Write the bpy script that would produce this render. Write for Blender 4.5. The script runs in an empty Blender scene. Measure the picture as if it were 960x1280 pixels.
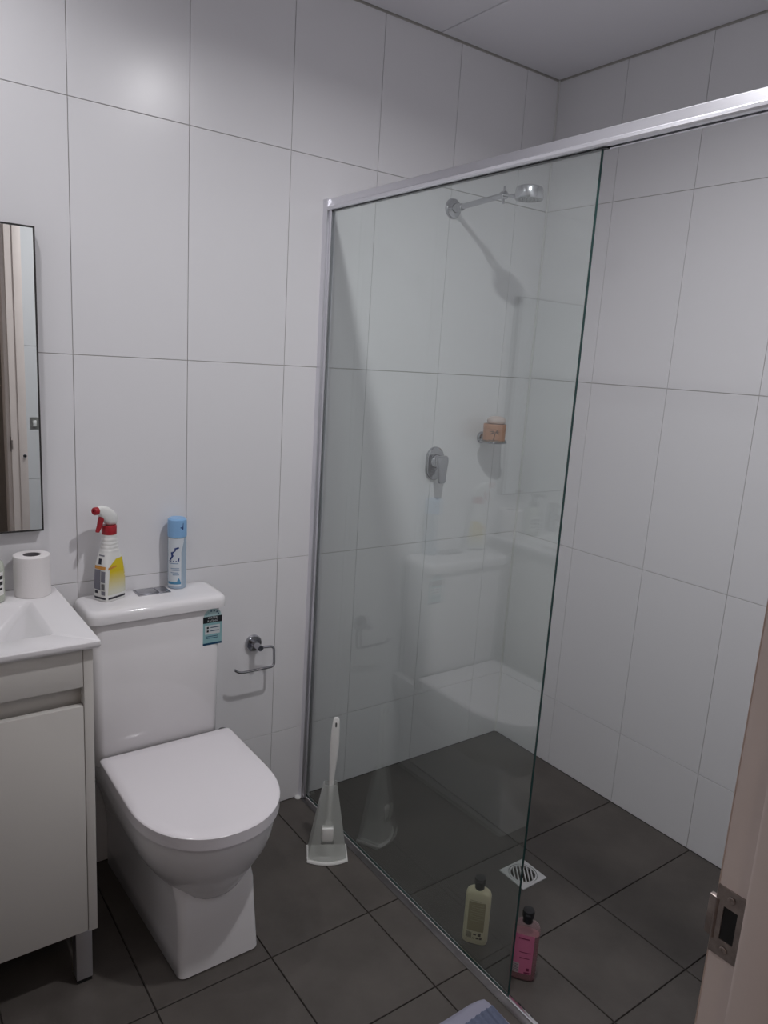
import bpy, bmesh, math, random
from mathutils import Vector, Matrix
random.seed(7)
S = bpy.context.scene
COL = S.collection
PI = math.pi

# ------------------------------------------------------------------ camera, world, exposure
CEIL = 2.507
cam_d = bpy.data.cameras.new('camera'); cam = bpy.data.objects.new('camera', cam_d); COL.objects.link(cam)
cam_d.sensor_fit = 'VERTICAL'; cam_d.sensor_height = 36.0; cam_d.lens = 928.087 / 1280 * 36.0
cam_d.clip_start = 0.01
fw = Vector((.58237481, .78794389, -.19996001)); rt = Vector((.81005211, -.58313495, .0613939)); dn = Vector((-.06822872, -.19773229, -.97787872))
M = Matrix.Identity(4)
for i in range(3):
    M[i][0] = rt[i]; M[i][1] = -dn[i]; M[i][2] = -fw[i]
M.translation = Vector((-2.14172496, -2.01345489, 1.50007069))
cam.matrix_world = M
S.camera = cam
w = bpy.data.worlds.new('world'); S.world = w; w.use_nodes = True
w.node_tree.nodes['Background'].inputs[0].default_value = (.6, .62, .7, 1)
w.node_tree.nodes['Background'].inputs[1].default_value = 0.02
S.view_settings.view_transform = 'Standard'; S.view_settings.look = 'None'
S.view_settings.gamma = 1.0; S.view_settings.use_curve_mapping = False
S.view_settings.exposure = 0.0
LAMP_MAIN = 10.3      # watts, the downlight over the room
LAMP_VANITY = 2.5    # watts, the downlight over the vanity
SPREAD = 159.0
FILL_HALL = 12.0

# ------------------------------------------------------------------ materials
def nodes(name):
    m = bpy.data.materials.new(name); m.use_nodes = True
    return m, m.node_tree, m.node_tree.nodes['Principled BSDF']
def mat(name, col, rough=.5, metal=0., spec=.5, bump=0., bscale=80., var=0., vscale=12., coat=0., stretch=None, rvar=0., emit=0., trans=0., ior=1.45, sss=0.):
    m, nt, b = nodes(name)
    b.inputs['Base Color'].default_value = (*col, 1); b.inputs['Roughness'].default_value = rough
    b.inputs['Metallic'].default_value = metal; b.inputs['Specular IOR Level'].default_value = spec
    b.inputs['Coat Weight'].default_value = coat; b.inputs['Coat Roughness'].default_value = .05
    b.inputs['Transmission Weight'].default_value = trans; b.inputs['IOR'].default_value = ior
    if sss:
        b.inputs['Subsurface Weight'].default_value = sss; b.inputs['Subsurface Radius'].default_value = (.01, .01, .01); b.inputs['Subsurface Scale'].default_value = 1
    if emit:
        b.inputs['Emission Color'].default_value = (*col, 1); b.inputs['Emission Strength'].default_value = emit
    tc = None
    if bump or var or rvar:
        tc = nt.nodes.new('ShaderNodeTexCoord'); mp = nt.nodes.new('ShaderNodeMapping'); nt.links.new(tc.outputs['Object'], mp.inputs[0])
        if stretch: mp.inputs['Scale'].default_value = stretch
    if var or rvar:
        n = nt.nodes.new('ShaderNodeTexNoise'); n.inputs['Scale'].default_value = vscale; n.inputs['Detail'].default_value = 6; n.inputs['Roughness'].default_value = .6
        nt.links.new(mp.outputs[0], n.inputs['Vector'])
        if var:
            r = nt.nodes.new('ShaderNodeMapRange'); nt.links.new(n.outputs[0], r.inputs[0])
            r.inputs[1].default_value = .25; r.inputs[2].default_value = .75; r.inputs[3].default_value = 1 - var; r.inputs[4].default_value = 1 + var
            mx = nt.nodes.new('ShaderNodeVectorMath'); mx.operation = 'SCALE'; mx.inputs[0].default_value = col; nt.links.new(r.outputs[0], mx.inputs['Scale'])
            nt.links.new(mx.outputs[0], b.inputs['Base Color'])
        if rvar:
            r = nt.nodes.new('ShaderNodeMapRange'); nt.links.new(n.outputs[0], r.inputs[0])
            r.inputs[1].default_value = .25; r.inputs[2].default_value = .75; r.inputs[3].default_value = rough - rvar; r.inputs[4].default_value = rough + rvar
            nt.links.new(r.outputs[0], b.inputs['Roughness'])
    if bump:
        n2 = nt.nodes.new('ShaderNodeTexNoise'); n2.inputs['Scale'].default_value = bscale; n2.inputs['Detail'].default_value = 4
        nt.links.new(mp.outputs[0], n2.inputs['Vector'])
        bp = nt.nodes.new('ShaderNodeBump'); bp.inputs['Strength'].default_value = bump; bp.inputs['Distance'].default_value = .002
        nt.links.new(n2.outputs[0], bp.inputs['Height']); nt.links.new(bp.outputs[0], b.inputs['Normal'])
    return m
def glass_mat(name, tint, boost=1.0, haze=0.0, hazecol=(.8, .85, .83), rough=0.0):
    """thin sheet / shell glass: each face lets light through tinted and mirrors its Fresnel share"""
    m = bpy.data.materials.new(name); m.use_nodes = True; nt = m.node_tree; nt.nodes.clear()
    out = nt.nodes.new('ShaderNodeOutputMaterial'); g = nt.nodes.new('ShaderNodeNewGeometry')
    io = nt.nodes.new('ShaderNodeMapRange'); nt.links.new(g.outputs['Backfacing'], io.inputs[0])
    io.inputs[3].default_value = 1.5; io.inputs[4].default_value = 1 / 1.5
    f = nt.nodes.new('ShaderNodeFresnel'); nt.links.new(io.outputs[0], f.inputs['IOR'])
    mu = nt.nodes.new('ShaderNodeMath'); mu.operation = 'MULTIPLY'; mu.inputs[1].default_value = boost; mu.use_clamp = True; nt.links.new(f.outputs[0], mu.inputs[0])
    t = nt.nodes.new('ShaderNodeBsdfTransparent'); t.inputs[0].default_value = (*tint, 1)
    gl = nt.nodes.new('ShaderNodeBsdfGlossy'); gl.inputs['Roughness'].default_value = rough; gl.inputs[0].default_value = (1, 1, 1, 1)
    mix = nt.nodes.new('ShaderNodeMixShader'); nt.links.new(mu.outputs[0], mix.inputs[0]); nt.links.new(t.outputs[0], mix.inputs[1]); nt.links.new(gl.outputs[0], mix.inputs[2])
    last = mix
    if haze:
        d = nt.nodes.new('ShaderNodeBsdfDiffuse'); d.inputs[0].default_value = (*hazecol, 1)
        tr = nt.nodes.new('ShaderNodeBsdfTranslucent'); tr.inputs[0].default_value = (*hazecol, 1)
        md = nt.nodes.new('ShaderNodeMixShader'); md.inputs[0].default_value = .5; nt.links.new(d.outputs[0], md.inputs[1]); nt.links.new(tr.outputs[0], md.inputs[2])
        mh = nt.nodes.new('ShaderNodeMixShader'); mh.inputs[0].default_value = haze; nt.links.new(mix.outputs[0], mh.inputs[1]); nt.links.new(md.outputs[0], mh.inputs[2]); last = mh
    nt.links.new(last.outputs[0], out.inputs[0])
    return m
def emis(name, col, st):
    m = bpy.data.materials.new(name); m.use_nodes = True; nt = m.node_tree; nt.nodes.clear()
    o = nt.nodes.new('ShaderNodeOutputMaterial'); e = nt.nodes.new('ShaderNodeEmission'); e.inputs[0].default_value = (*col, 1); e.inputs[1].default_value = st
    nt.links.new(e.outputs[0], o.inputs[0]); return m

WT = mat('wall_tile_matt_white', (.79, .785, .805), rough=.265, spec=.5)
WG = mat('wall_grout', (.56, .54, .51), rough=.9, var=.2, vscale=8)
FT = mat('floor_tile_charcoal', (.088, .078, .071), rough=.47, spec=.45, var=.26, vscale=6, bump=.12, bscale=140, rvar=.06)
FG = mat('floor_grout', (.036, .031, .028), rough=.95, var=.7, vscale=7)
SILI = mat('silicone', (.7, .7, .69), rough=.4)
CP = mat('ceiling_paint', (.81, .80, .84), rough=.75, bump=.05, bscale=200)
DARK = mat('gap_shade', (.03, .03, .03), rough=.9)  # shade of the ceiling's shadow gaps, put into the backing colour
CER = mat('glazed_ceramic', (.80, .785, .80), rough=.09, spec=.5)
SEATM = mat('seat_plastic', (.80, .77, .80), rough=.13, spec=.5)
LAM = mat('cabinet_laminate', (.66, .64, .61), rough=.33, spec=.4, bump=.02, bscale=300)
CHR = mat('chrome', (.45, .45, .48), rough=.1, metal=1)
BRU = mat('brushed_chrome', (.46, .46, .49), rough=.26, metal=1, bump=.05, bscale=30, stretch=(1, 1, 30))
ALU = mat('satin_aluminium', (.78, .78, .82), rough=.31, metal=1, bump=.04, bscale=25, stretch=(20, 1, 20))
STEEL = mat('drain_steel', (.68, .68, .68), rough=.45, metal=.5)
BLK = mat('black_plastic', (.012, .012, .013), rough=.35)
WHT = mat('white_plastic', (.80, .80, .78), rough=.28, spec=.5, sss=.1)
RED = mat('red_plastic', (.38, .02, .03), rough=.3)
PAP = mat('tissue_paper', (.82, .79, .79), rough=.95, bump=.25, bscale=400)
CARD = mat('cardboard_core', (.16, .15, .16), rough=.9)
JAMB = mat('painted_timber', (.80, .70, .665), rough=.4, spec=.4, bump=.08, bscale=40, var=.03)
DOORM = mat('door_paint', (.70, .68, .66), rough=.4)
STRIKE = mat('worn_strike_steel', (.36, .31, .29), rough=.42, metal=.8, var=.35, vscale=60)
HALLW = mat('hall_paint', (.45, .40, .37), rough=.8)
MIR = mat('mirror_silver', (.80, .84, .83), rough=.005, metal=1)
GLS = glass_mat('clear_glass_greenish', (.948, .98, .965), boost=1.5, haze=.022, hazecol=(.80, .85, .83))
GEDGE = mat('glass_edge_green', (.02, .06, .055), rough=.15, spec=.6)
PPL = glass_mat('translucent_plastic', (.93, .94, .93), boost=1.0, haze=.30, hazecol=(.86, .87, .85), rough=.2)

# ------------------------------------------------------------------ mesh helpers
def finish(name, bm, mats, parent=None, loc=(0, 0, 0), rz=0., smooth=40):
    bmesh.ops.recalc_face_normals(bm, faces=bm.faces)
    me = bpy.data.meshes.new(name); bm.to_mesh(me); bm.free()
    for m in (mats if isinstance(mats, (list, tuple)) else [mats]): me.materials.append(m)
    if smooth:
        for p in me.polygons: p.use_smooth = True
        try: me.set_sharp_from_angle(angle=math.radians(smooth))
        except Exception: pass
    o = bpy.data.objects.new(name, me); COL.objects.link(o)
    o.location = loc; o.rotation_euler = (0, 0, rz)
    if parent: o.parent = parent
    return o
def thing(name, label, cat, loc=(0, 0, 0), rz=0., group=None):
    o = bpy.data.objects.new(name, None); COL.objects.link(o); o.empty_display_size = .05
    o.location = loc; o.rotation_euler = (0, 0, rz); o['label'] = label; o['category'] = cat
    if group: o['group'] = group
    return o
def tag(o, label, cat, group=None):
    o['label'] = label; o['category'] = cat
    if group: o['group'] = group
    return o
def struct(o):
    o['kind'] = 'structure'; return o
def box(bm, x0, y0, z0, x1, y1, z1, bev=0., seg=2):
    r = bmesh.ops.create_cube(bm, size=1)
    vs = r['verts']
    for v in vs:
        v.co = Vector((x0 + (v.co.x + .5) * (x1 - x0), y0 + (v.co.y + .5) * (y1 - y0), z0 + (v.co.z + .5) * (z1 - z0)))
    if bev:
        es = list({e for v in vs for e in v.link_edges})
        bmesh.ops.bevel(bm, geom=es, offset=bev, segments=seg, profile=.5, affect='EDGES')
    return bm
def B(*a, **k):
    return box(bmesh.new(), *a, **k)
def loft(bm, rings, cap0=True, cap1=True, closed=True):
    vr = [[bm.verts.new(p) for p in r] for r in rings]
    n = len(rings[0])
    for a, b in zip(vr[:-1], vr[1:]):
        for i in range(n if closed else n - 1):
            j = (i + 1) % n
            bm.faces.new((a[i], a[j], b[j], b[i]))
    if cap0: bm.faces.new(vr[0][::-1])
    if cap1: bm.faces.new(vr[-1])
    return bm
def lathe(bm, prof, n=32, axis='z', o=(0, 0, 0), cap0=True, cap1=True):
    """prof: (radius, height along axis)"""
    o = Vector(o); rings = []
    for r, h in prof:
        ring = []
        for i in range(n):
            a = 2 * PI * i / n; c, s = r * math.cos(a), r * math.sin(a)
            p = {'z': (c, s, h), 'y': (c, h, s), 'x': (h, c, s)}[axis]
            ring.append(o + Vector(p))
        rings.append(ring)
    return loft(bm, rings, cap0, cap1)
def tube(bm, pts, r, n=12):
    pts = [Vector(p) for p in pts]; rings = []
    t0 = (pts[1] - pts[0]).normalized()
    up = Vector((0, 0, 1)) if abs(t0.z) < .9 else Vector((1, 0, 0))
    nrm = t0.cross(up).normalized()
    for i, p in enumerate(pts):
        if i == 0: t = pts[1] - pts[0]
        elif i == len(pts) - 1: t = pts[-1] - pts[-2]
        else: t = (pts[i + 1] - p).normalized() + (p - pts[i - 1]).normalized()
        t.normalize()
        nrm = (nrm - t * nrm.dot(t)).normalized(); bn = t.cross(nrm)
        rr = r[i] if isinstance(r, (list, tuple)) else r
        rings.append([p + (nrm * math.cos(2 * PI * k / n) + bn * math.sin(2 * PI * k / n)) * rr for k in range(n)])
    return loft(bm, rings)
def fillet(pts, rad, n=6):
    """round the corners of a polyline"""
    pts = [Vector(p) for p in pts]; out = [pts[0]]
    for a, b, c in zip(pts[:-2], pts[1:-1], pts[2:]):
        d1 = (a - b).normalized(); d2 = (c - b).normalized()
        p, q = b + d1 * rad, b + d2 * rad
        for i in range(n + 1):
            t = i / n; out.append(p * (1 - t) ** 2 + b * 2 * t * (1 - t) + q * t * t)
    out.append(pts[-1]); return out
def prism(bm, outline, f, t0, t1):
    """outline of 2D points swept from t0 to t1; f(u, v, t) gives the point"""
    return loft(bm, [[f(u, v, t0) for u, v in outline], [f(u, v, t1) for u, v in outline]])
def supe(a, b, n, N=48):
    out = []
    for i in range(N):
        t = 2 * PI * i / N; c, s = math.cos(t), math.sin(t)
        out.append((a * math.copysign(abs(c) ** (2 / n), c), b * math.copysign(abs(s) ** (2 / n), s)))
    return out
def patch(bm, q, f, nu=8, nv=1, mi=0):
    """quad q of 4 (u, v) corners laid on a surface given by f(u, v)"""
    g = []
    for j in range(nv + 1):
        row = []
        for i in range(nu + 1):
            s, t = i / nu, j / nv
            u = (q[0][0] * (1 - s) + q[1][0] * s) * (1 - t) + (q[3][0] * (1 - s) + q[2][0] * s) * t
            v = (q[0][1] * (1 - s) + q[1][1] * s) * (1 - t) + (q[3][1] * (1 - s) + q[2][1] * s) * t
            row.append(bm.verts.new(f(u, v)))
        g.append(row)
    for j in range(nv):
        for i in range(nu):
            fc = bm.faces.new((g[j][i], g[j][i + 1], g[j + 1][i + 1], g[j + 1][i])); fc.material_index = mi
def rect(u0, v0, u1, v1): return [(u0, v0), (u1, v0), (u1, v1), (u0, v1)]
def text_bm(bm, body, size, f, align='CENTER', mi=0):
    cu = bpy.data.curves.new('writing', 'FONT'); cu.body = body; cu.size = size; cu.align_x = align; cu.align_y = 'CENTER'; cu.resolution_u = 2
    o = bpy.data.objects.new('writing', cu); COL.objects.link(o)
    dg = bpy.context.evaluated_depsgraph_get(); me = bpy.data.meshes.new_from_object(o.evaluated_get(dg))
    vs = [bm.verts.new(f(v.co.x, v.co.y)) for v in me.vertices]
    for p in me.polygons:
        try: bm.faces.new([vs[i] for i in p.vertices]).material_index = mi
        except ValueError: pass
    bpy.data.objects.remove(o); bpy.data.curves.remove(cu); bpy.data.meshes.remove(me)

# ------------------------------------------------------------------ tiled surfaces
TCACHE = {}
def tile(name, o, U, V, N, u0, u1, v0, v1, m, parent, gap=.0016, th=.008, bev=.0006):
    """a single tile: its face lies in the plane through o spanned by U, V; N points into the room"""
    a, b = u1 - u0 - gap, v1 - v0 - gap
    key = (tuple(U), tuple(V), round(a, 4), round(b, 4), m.name)
    if key not in TCACHE:
        bm = bmesh.new()
        def ring(da, n): return [U * (sx * (a / 2 - da)) + V * (sy * (b / 2 - da)) + N * n for sx, sy in ((-1, -1), (1, -1), (1, 1), (-1, 1))]
        loft(bm, [ring(0, -th), ring(0, -bev), ring(bev, 0)])
        bmesh.ops.recalc_face_normals(bm, faces=bm.faces)
        me = bpy.data.meshes.new(name); bm.to_mesh(me); bm.free(); me.materials.append(m); TCACHE[key] = me
    ob = bpy.data.objects.new(name, TCACHE[key]); COL.objects.link(ob)
    ob.location = o + U * ((u0 + u1) / 2) + V * ((v0 + v1) / 2)
    ob.parent = parent
    return ob
X, Y, Z = Vector((1, 0, 0)), Vector((0, 1, 0)), Vector((0, 0, 1))
YF = -1.728       # room face of the wall with the doorway
XL = -2.50        # left wall
rows = [0.0, .266, .866, 1.466, 2.066, CEIL - .004]

wb = struct(finish('wall_back', B(XL - .1, .003, 0, .1, .1, CEIL + .05), WG, smooth=0))
xs = [XL, -2.259, -1.959, -1.659, -1.359, -1.059, -.759, -.459, -.159, 0.0]
for a, b in zip(xs[:-1], xs[1:]):
    for c, d in zip(rows[:-1], rows[1:]): tile('tile', Vector((0, 0, 0)), X, Z, -Y, a, b, c, d, WT, wb)
wr = struct(finish('wall_right', B(.003, YF - .1, 0, .1, 0, CEIL + .05), WG, smooth=0))
ys = [YF, -1.493, -1.193, -.893, -.593, -.293, 0.0]
for a, b in zip(ys[:-1], ys[1:]):
    for c, d in zip(rows[:-1], rows[1:]): tile('tile', Vector((0, 0, 0)), Y, Z, -X, a, b, c, d, WT, wr)
wl = struct(finish('wall_left', B(XL - .1, YF - .1, 0, XL - .003, 0, CEIL + .05), WG, smooth=0))
for a, b in zip(ys[:-1], ys[1:]):
    for c, d in zip(rows[:-1], rows[1:]): tile('tile', Vector((XL, 0, 0)), Y, Z, X, a, b, c, d, WT, wl)
DX0, DX1, DZ = -2.36, -1.53, 2.04     # clear doorway
bm = bmesh.new()
box(bm, XL, YF - .11, 0, DX0 - .03, YF - .003, CEIL + .05); box(bm, DX1 + .03, YF - .11, 0, 0, YF - .003, CEIL + .05)
box(bm, DX0 - .03, YF - .11, DZ + .03, DX1 + .03, YF - .003, CEIL + .05)
wf = struct(finish('wall_front', bm, WG, smooth=0))
xf = [DX1 + .03, -1.259, -.959, -.659, -.359, -.059, 0]
for a, b in zip(xf[:-1], xf[1:]):
    for c, d in zip(rows[:-1], rows[1:]): tile('tile', Vector((0, YF, 0)), X, Z, Y, a, b, c, d, WT, wf)
for a, b in ((XL, DX0 - .03),):
    for c, d in zip(rows[:-1], rows[1:]): tile('tile', Vector((0, YF, 0)), X, Z, Y, a, b, c, d, WT, wf)
for a, b in ((DX0 - .03, -2.1), (-2.1, -1.8), (-1.8, DX1 + .03)):
    tile('tile', Vector((0, YF, 0)), X, Z, Y, a, b, DZ + .03, CEIL - .004, WT, wf)

# floor: slab + tiles
fl = struct(finish('floor', B(XL - .1, YF - .1, -.1, .1, .1, -.004), FG, smooth=0))
def ft(x0, x1, y0, y1): tile('tile', Vector((0, 0, 0)), X, Y, Z, x0, x1, y0, y1, FT, fl, gap=.0034, th=.008, bev=.001)
GX = -.93
yj = [0, -.585, -.878, -1.172, -1.466, YF - .1]
xj = [XL, -2.24, -1.945, -1.648, -1.353, -1.054, GX]
for (y1, y0) in zip(yj[:-1], yj[1:]):
    for x0, x1 in zip(xj[:-1], xj[1:]): ft(x0, x1, y0, y1)
yk = [0, -.592, -.905, -1.185, -1.48, YF]
for i, (y1, y0) in enumerate(zip(yk[:-1], yk[1:])):
    for x0, x1 in zip(*(([GX, -.465], [-.465, 0]) if i < 2 else ([GX, -.757, -.465], [-.757, -.465, 0]))):
        if i == 1 and x0 == GX:                       # the tile cut out around the drain: four pieces
            continue
        ft(x0, x1, y0, y1)
# drain tile is one tile with a square hole
DRX, DRY, DH = -.562, -.700, .052
bm = bmesh.new()
xa, xb, ya, yb = GX + .002, -.467, -.903, -.594
for (u0, v0, u1, v1) in ((xa, ya, DRX - DH, yb), (DRX + DH, ya, xb, yb), (DRX - DH, ya, DRX + DH, DRY - DH), (DRX - DH, DRY + DH, DRX + DH, yb)):
    box(bm, u0, v0, -.008, u1, v1, 0)
finish('tile', bm, FT, fl, smooth=0)
# silicone beads in the shower corner
bm = bmesh.new(); tube(bm, [(-.002, -.002, .0), (-.002, -.002, CEIL)], .004, 8)
sb = struct(finish('trim_1', bm, SILI))

# ceiling
ce = struct(finish('ceiling', B(XL - .1, YF - .1, CEIL + .006, .1, .1, CEIL + .08), DARK, smooth=0))
for x0, x1 in ((XL, -1.752), (-1.752, -.552), (-.552, 0)):
    finish('ceiling_panel', B(x0 + .003, YF + .003, CEIL, x1 - (.001 if x1 < -.1 else .004), -.004, CEIL + .006, bev=.0015, seg=1), CP, ce, smooth=0)

# hallway outside the doorway
bm = bmesh.new()
HY = -3.1
box(bm, -3.0, HY - .1, 0, -.9, HY, CEIL); box(bm, -3.1, HY, 0, -3.0, YF - .11, CEIL); box(bm, -.9, HY, 0, -.8, YF - .11, CEIL)
struct(finish('wall_hall', bm, HALLW, smooth=0))
struct(finish('ceiling_hall', B(-3.1, HY - .1, CEIL, -.8, YF - .11, CEIL + .1), HALLW, smooth=0))
struct(finish('floor_hall', B(-3.1, HY - .1, -.1, -.8, YF - .1, -.001), mat('hall_boards', (.20, .13, .09), rough=.45, var=.2, vscale=5, stretch=(1, 8, 1)), smooth=0))

# door frame: jambs, head, architrave, strike plate
fr = struct(finish('trim_2', B(DX0 - .03, YF - .11, DZ, DX1 + .03, YF, DZ + .03, bev=.002), JAMB))
fr.name = 'door_frame'
def jamb(s):
    xo = DX1 if s > 0 else DX0
    prof = [(0, 0), (.03, 0), (.03, -.11), (0, -.11), (-.012, -.109), (-.0135, -.106), (-.0135, -.034), (-.012, -.031), (0, -.0305), (0, -.003), (.0008, -.0008)]
    bm = bmesh.new(); prism(bm, prof, lambda u, v, t: (xo + s * u, YF + v, t), 0, DZ)
    return finish('jamb', bm, JAMB, fr)
jr = jamb(1); jamb(-1)
for (x0, x1, z0, z1) in ((DX1 + .03, DX1 + .065, 0, DZ + .065), (DX0 - .065, DX0 - .03, 0, DZ + .065), (DX0 - .03, DX1 + .03, DZ + .03, DZ + .065)):
    finish('architrave', B(x0, YF, z0, x1, YF + .009, z1, bev=.003), JAMB, fr)
SZ = 1.024   # strike plate on the rebate face
bm = bmesh.new()
xo = DX1 - .0012
y0, y1, z0, z1 = -.0270, -.001, SZ - .034, SZ + .034
hy0, hy1, hz0, hz1 = -.0215, -.0085, SZ - .017, SZ + .016
for (a, b, c, d) in ((y0, z0, y1, hz0), (y0, hz1, y1, z1), (y0, hz0, hy0, hz1), (hy1, hz0, y1, hz1)):
    box(bm, xo, YF + a, b, xo + .0025, YF + c, d)
for k in range(5):     # lip curling round the jamb's edge
    pass
tube(bm, [(xo + .001, YF - .002, SZ - .02), (xo + .001, YF - .002, SZ + .02)], .0022, 8)
box(bm, xo, YF - .003, SZ - .02, xo + .006, YF + .006, SZ + .02, bev=.001)
stp = finish('strike_plate', bm, STRIKE, jr)
finish('latch_hole', B(xo + .0009, YF + hy0 - .001, hz0 - .001, xo + .002, YF + hy1 + .001, hz1 + .001), BLK, stp, smooth=0)
for zz in (SZ - .0255, SZ + .0255):
    bm = bmesh.new(); lathe(bm, [(.0035, -.0009), (.003, -.0014), (.0012, -.0014), (.0012, -.0008)], 14, 'x', (xo, YF - .0145, zz))
    finish('screw', bm, STRIKE, stp)

# the door itself, opened against the left wall (out of view)
dr = struct(finish('door_1', B(-2.352, YF + .01, .01, -2.317, YF + .81, DZ - .005, bev=.002), DOORM))
bm = bmesh.new(); lathe(bm, [(.026, -2.317), (.026, -2.309), (.010, -2.309), (.010, -2.27)], 20, 'x', (0, YF + .75, 1.02))
tube(bm, [(-2.275, YF + .75, 1.02), (-2.275, YF + .64, 1.02)], .009, 10)
finish('door_handle', bm, CHR, dr)

# ------------------------------------------------------------------ downlights
def downlight(x, y, st, label, col):
    t = thing('downlight', label, 'ceiling light', (x, y, CEIL), group='recessed ceiling downlights')
    bm = bmesh.new(); lathe(bm, [(.046, -.001), (.046, -.006), (.042, -.007), (.0365, -.002), (.0365, -.0005)], 32, cap0=False, cap1=False); finish('trim_ring', bm, WHT, t)
    bm = bmesh.new(); bm.faces.new([bm.verts.new((.0365 * math.cos(2 * PI * i / 24), -.0365 * math.sin(2 * PI * i / 24), -.0015)) for i in range(24)])
    me = bpy.data.meshes.new('lens'); bm.to_mesh(me); bm.free(); me.materials.append(emis('lamp_light', col, 40.0))
    o = bpy.data.objects.new('lens', me); COL.objects.link(o); o.parent = t
    ld = bpy.data.lights.new('downlight_beam', 'AREA'); ld.shape = 'DISK'; ld.size = .073; ld.spread = math.radians(SPREAD); ld.energy = st; ld.color = col
    lo = bpy.data.objects.new('downlight_beam', ld); COL.objects.link(lo); lo.parent = t; lo.location = (0, 0, -.008)
downlight(-1.09, -1.115, LAMP_MAIN, 'white recessed ceiling downlight over the floor beside the shower screen', (.995, .98, 1))
downlight(-2.0, -.42, LAMP_VANITY, 'white recessed ceiling downlight above the vanity basin', (.995, .98, 1))
hl = thing('hall_fill_lamp', 'added unseen ceiling lamp in the hallway that warms the door jamb', 'ceiling light', (-2.3, -2.6, CEIL))  # unseen lamp added to warm and brighten the door jamb
bm = bmesh.new(); lathe(bm, [(.15, -.001), (.15, -.02), (.14, -.02)], 32, cap1=False); finish('base', bm, WHT, hl)
bm = bmesh.new(); lathe(bm, [(.14, -.02), (.13, -.045), (.08, -.06), (.0, -.063)][:3], 32, cap0=False); finish('diffuser', bm, emis('hall_fill_glow', (1, .80, .66), FILL_HALL), hl)

# ------------------------------------------------------------------ shower screen
sc = thing('shower_screen', 'fixed clear glass shower screen in a satin aluminium frame', 'shower screen', (GX, 0, 0))
GY = -1.003
bm = B(-.0042, GY, .012, .0042, -.012, 1.932, bev=.0006, seg=1)
bm.faces.ensure_lookup_table(); bm.normal_update()
for f in bm.faces:
    if abs(f.normal.x) < .5: f.material_index = 1
finish('glass_panel', bm, [GLS, GEDGE], sc, smooth=0)
bm = bmesh.new()
prof = [(-.017, 0), (-.017, -.020), (-.0155, -.0225), (-.0085, -.0225), (-.007, -.030), (-.0056, -.032), (-.0046, -.022), (.0046, -.022), (.0056, -.032), (.007, -.030), (.0085, -.0225), (.014, -.0225), (.015, -.020), (.015, 0)]
prism(bm, prof, lambda u, v, t: (u, v, t), .004, 1.953)
finish('wall_channel', bm, ALU, sc, smooth=30)
hp = [(-.0085, 1.921), (-.0140, 1.9215), (-.0165, 1.925), (-.0165, 1.931), (-.0135, 1.9335), (-.0090, 1.9525), (-.0065, 1.9545), (.012, 1.9545), (.0145, 1.952), (.0145, 1.923), (.012, 1.921), (.005, 1.921), (.005, 1.934), (-.005, 1.934), (-.005, 1.921)]
bm = bmesh.new(); prism(bm, hp, lambda u, v, t: (u, t, v), YF, 0)
finish('header_rail', bm, ALU, sc, smooth=30)
bm = B(-.006, GY - .012, 1.919, .006, -.02, 1.925); finish('glazing_seal', bm, BLK, sc, smooth=0)
finish('track_flange', B(-.020, YF, 0, -.0052, -.002, .0022, bev=.0006), mat('dark_reflection_aluminium', (.20, .19, .19), rough=.3, metal=.9, var=.2, vscale=20), sc)  # dim ceiling reflection is put into the flange's dark colour
tp = [(-.0055, 0), (-.0055, .0100), (-.0050, .0112), (-.0040, .0118), (.0045, .0118), (.0055, .0112), (.0062, .0100), (.0068, .0)]
bm = bmesh.new(); prism(bm, tp, lambda u, v, t: (u, t, v), YF, -.002)
finish('floor_track', bm, mat('polished_aluminium', (.92, .92, .94), rough=.22, metal=1), sc, smooth=50)
bm = bmesh.new(); random.seed(3)
for i in range(60):
    yy = -.93 - i * .013 + random.uniform(-.004, .004); r = random.uniform(.002, .005)
    box(bm, .0085, yy, 0, .0085 + r * 1.6, yy + .011, .004, bev=.001, seg=1)
finish('sealant_grime', bm, BLK, sc)['kind'] = 'stuff'
bm = bmesh.new(); lathe(bm, [(.012, 0), (.010, .004), (.004, .006)], 12, o=(-.022, -.007, 0)); finish('silicone_blob', bm, SILI, sc)

# ------------------------------------------------------------------ shower rose
ro = thing('shower_rose', 'chrome wall mounted shower head on a straight arm high on the tiled wall', 'shower head', (-.448, 0, 2.007))
bm = bmesh.new(); lathe(bm, [(.033, 0), (.033, -.003), (.029, -.009), (.015, -.013), (.0135, -.030), (.012, -.034)], 32, 'y'); finish('wall_flange', bm, CHR, ro)
bm = bmesh.new(); tube(bm, [(0, -.028, 0), (0, -.12, .005), (0, -.232, .011)], .0085, 14); finish('arm', bm, BRU, ro)
bm = bmesh.new()
lathe(bm, [(.009, -.025), (.012, -.022), (.012, -.048), (.009, -.052)], 16, 'y', (0, 0, .0))
finish('arm_nut', bm, CHR, ro)
bm = bmesh.new(); lathe(bm, [(.009, -.228), (.0125, -.231), (.0125, -.245), (.008, -.248)], 16, 'y', (0, 0, .011))
box(bm, -.003, -.242, .018, .003, -.236, .038, bev=.0015); box(bm, -.003, -.241, -.014, .003, -.236, .004, bev=.0015)
finish('collar', bm, CHR, ro)
bm = bmesh.new()
tube(bm, fillet([(-.007, -.244, .011), (-.012, -.268, .006), (-.006, -.300, .001)], .008), .0042, 10)
tube(bm, fillet([(.007, -.244, .011), (.012, -.268, .006), (.006, -.300, .001)], .008), .0042, 10)
tube(bm, [(0, -.283, .004), (0, -.312, .000)], [.007, .009], 12)
finish('ball_joint', bm, CHR, ro)
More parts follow.
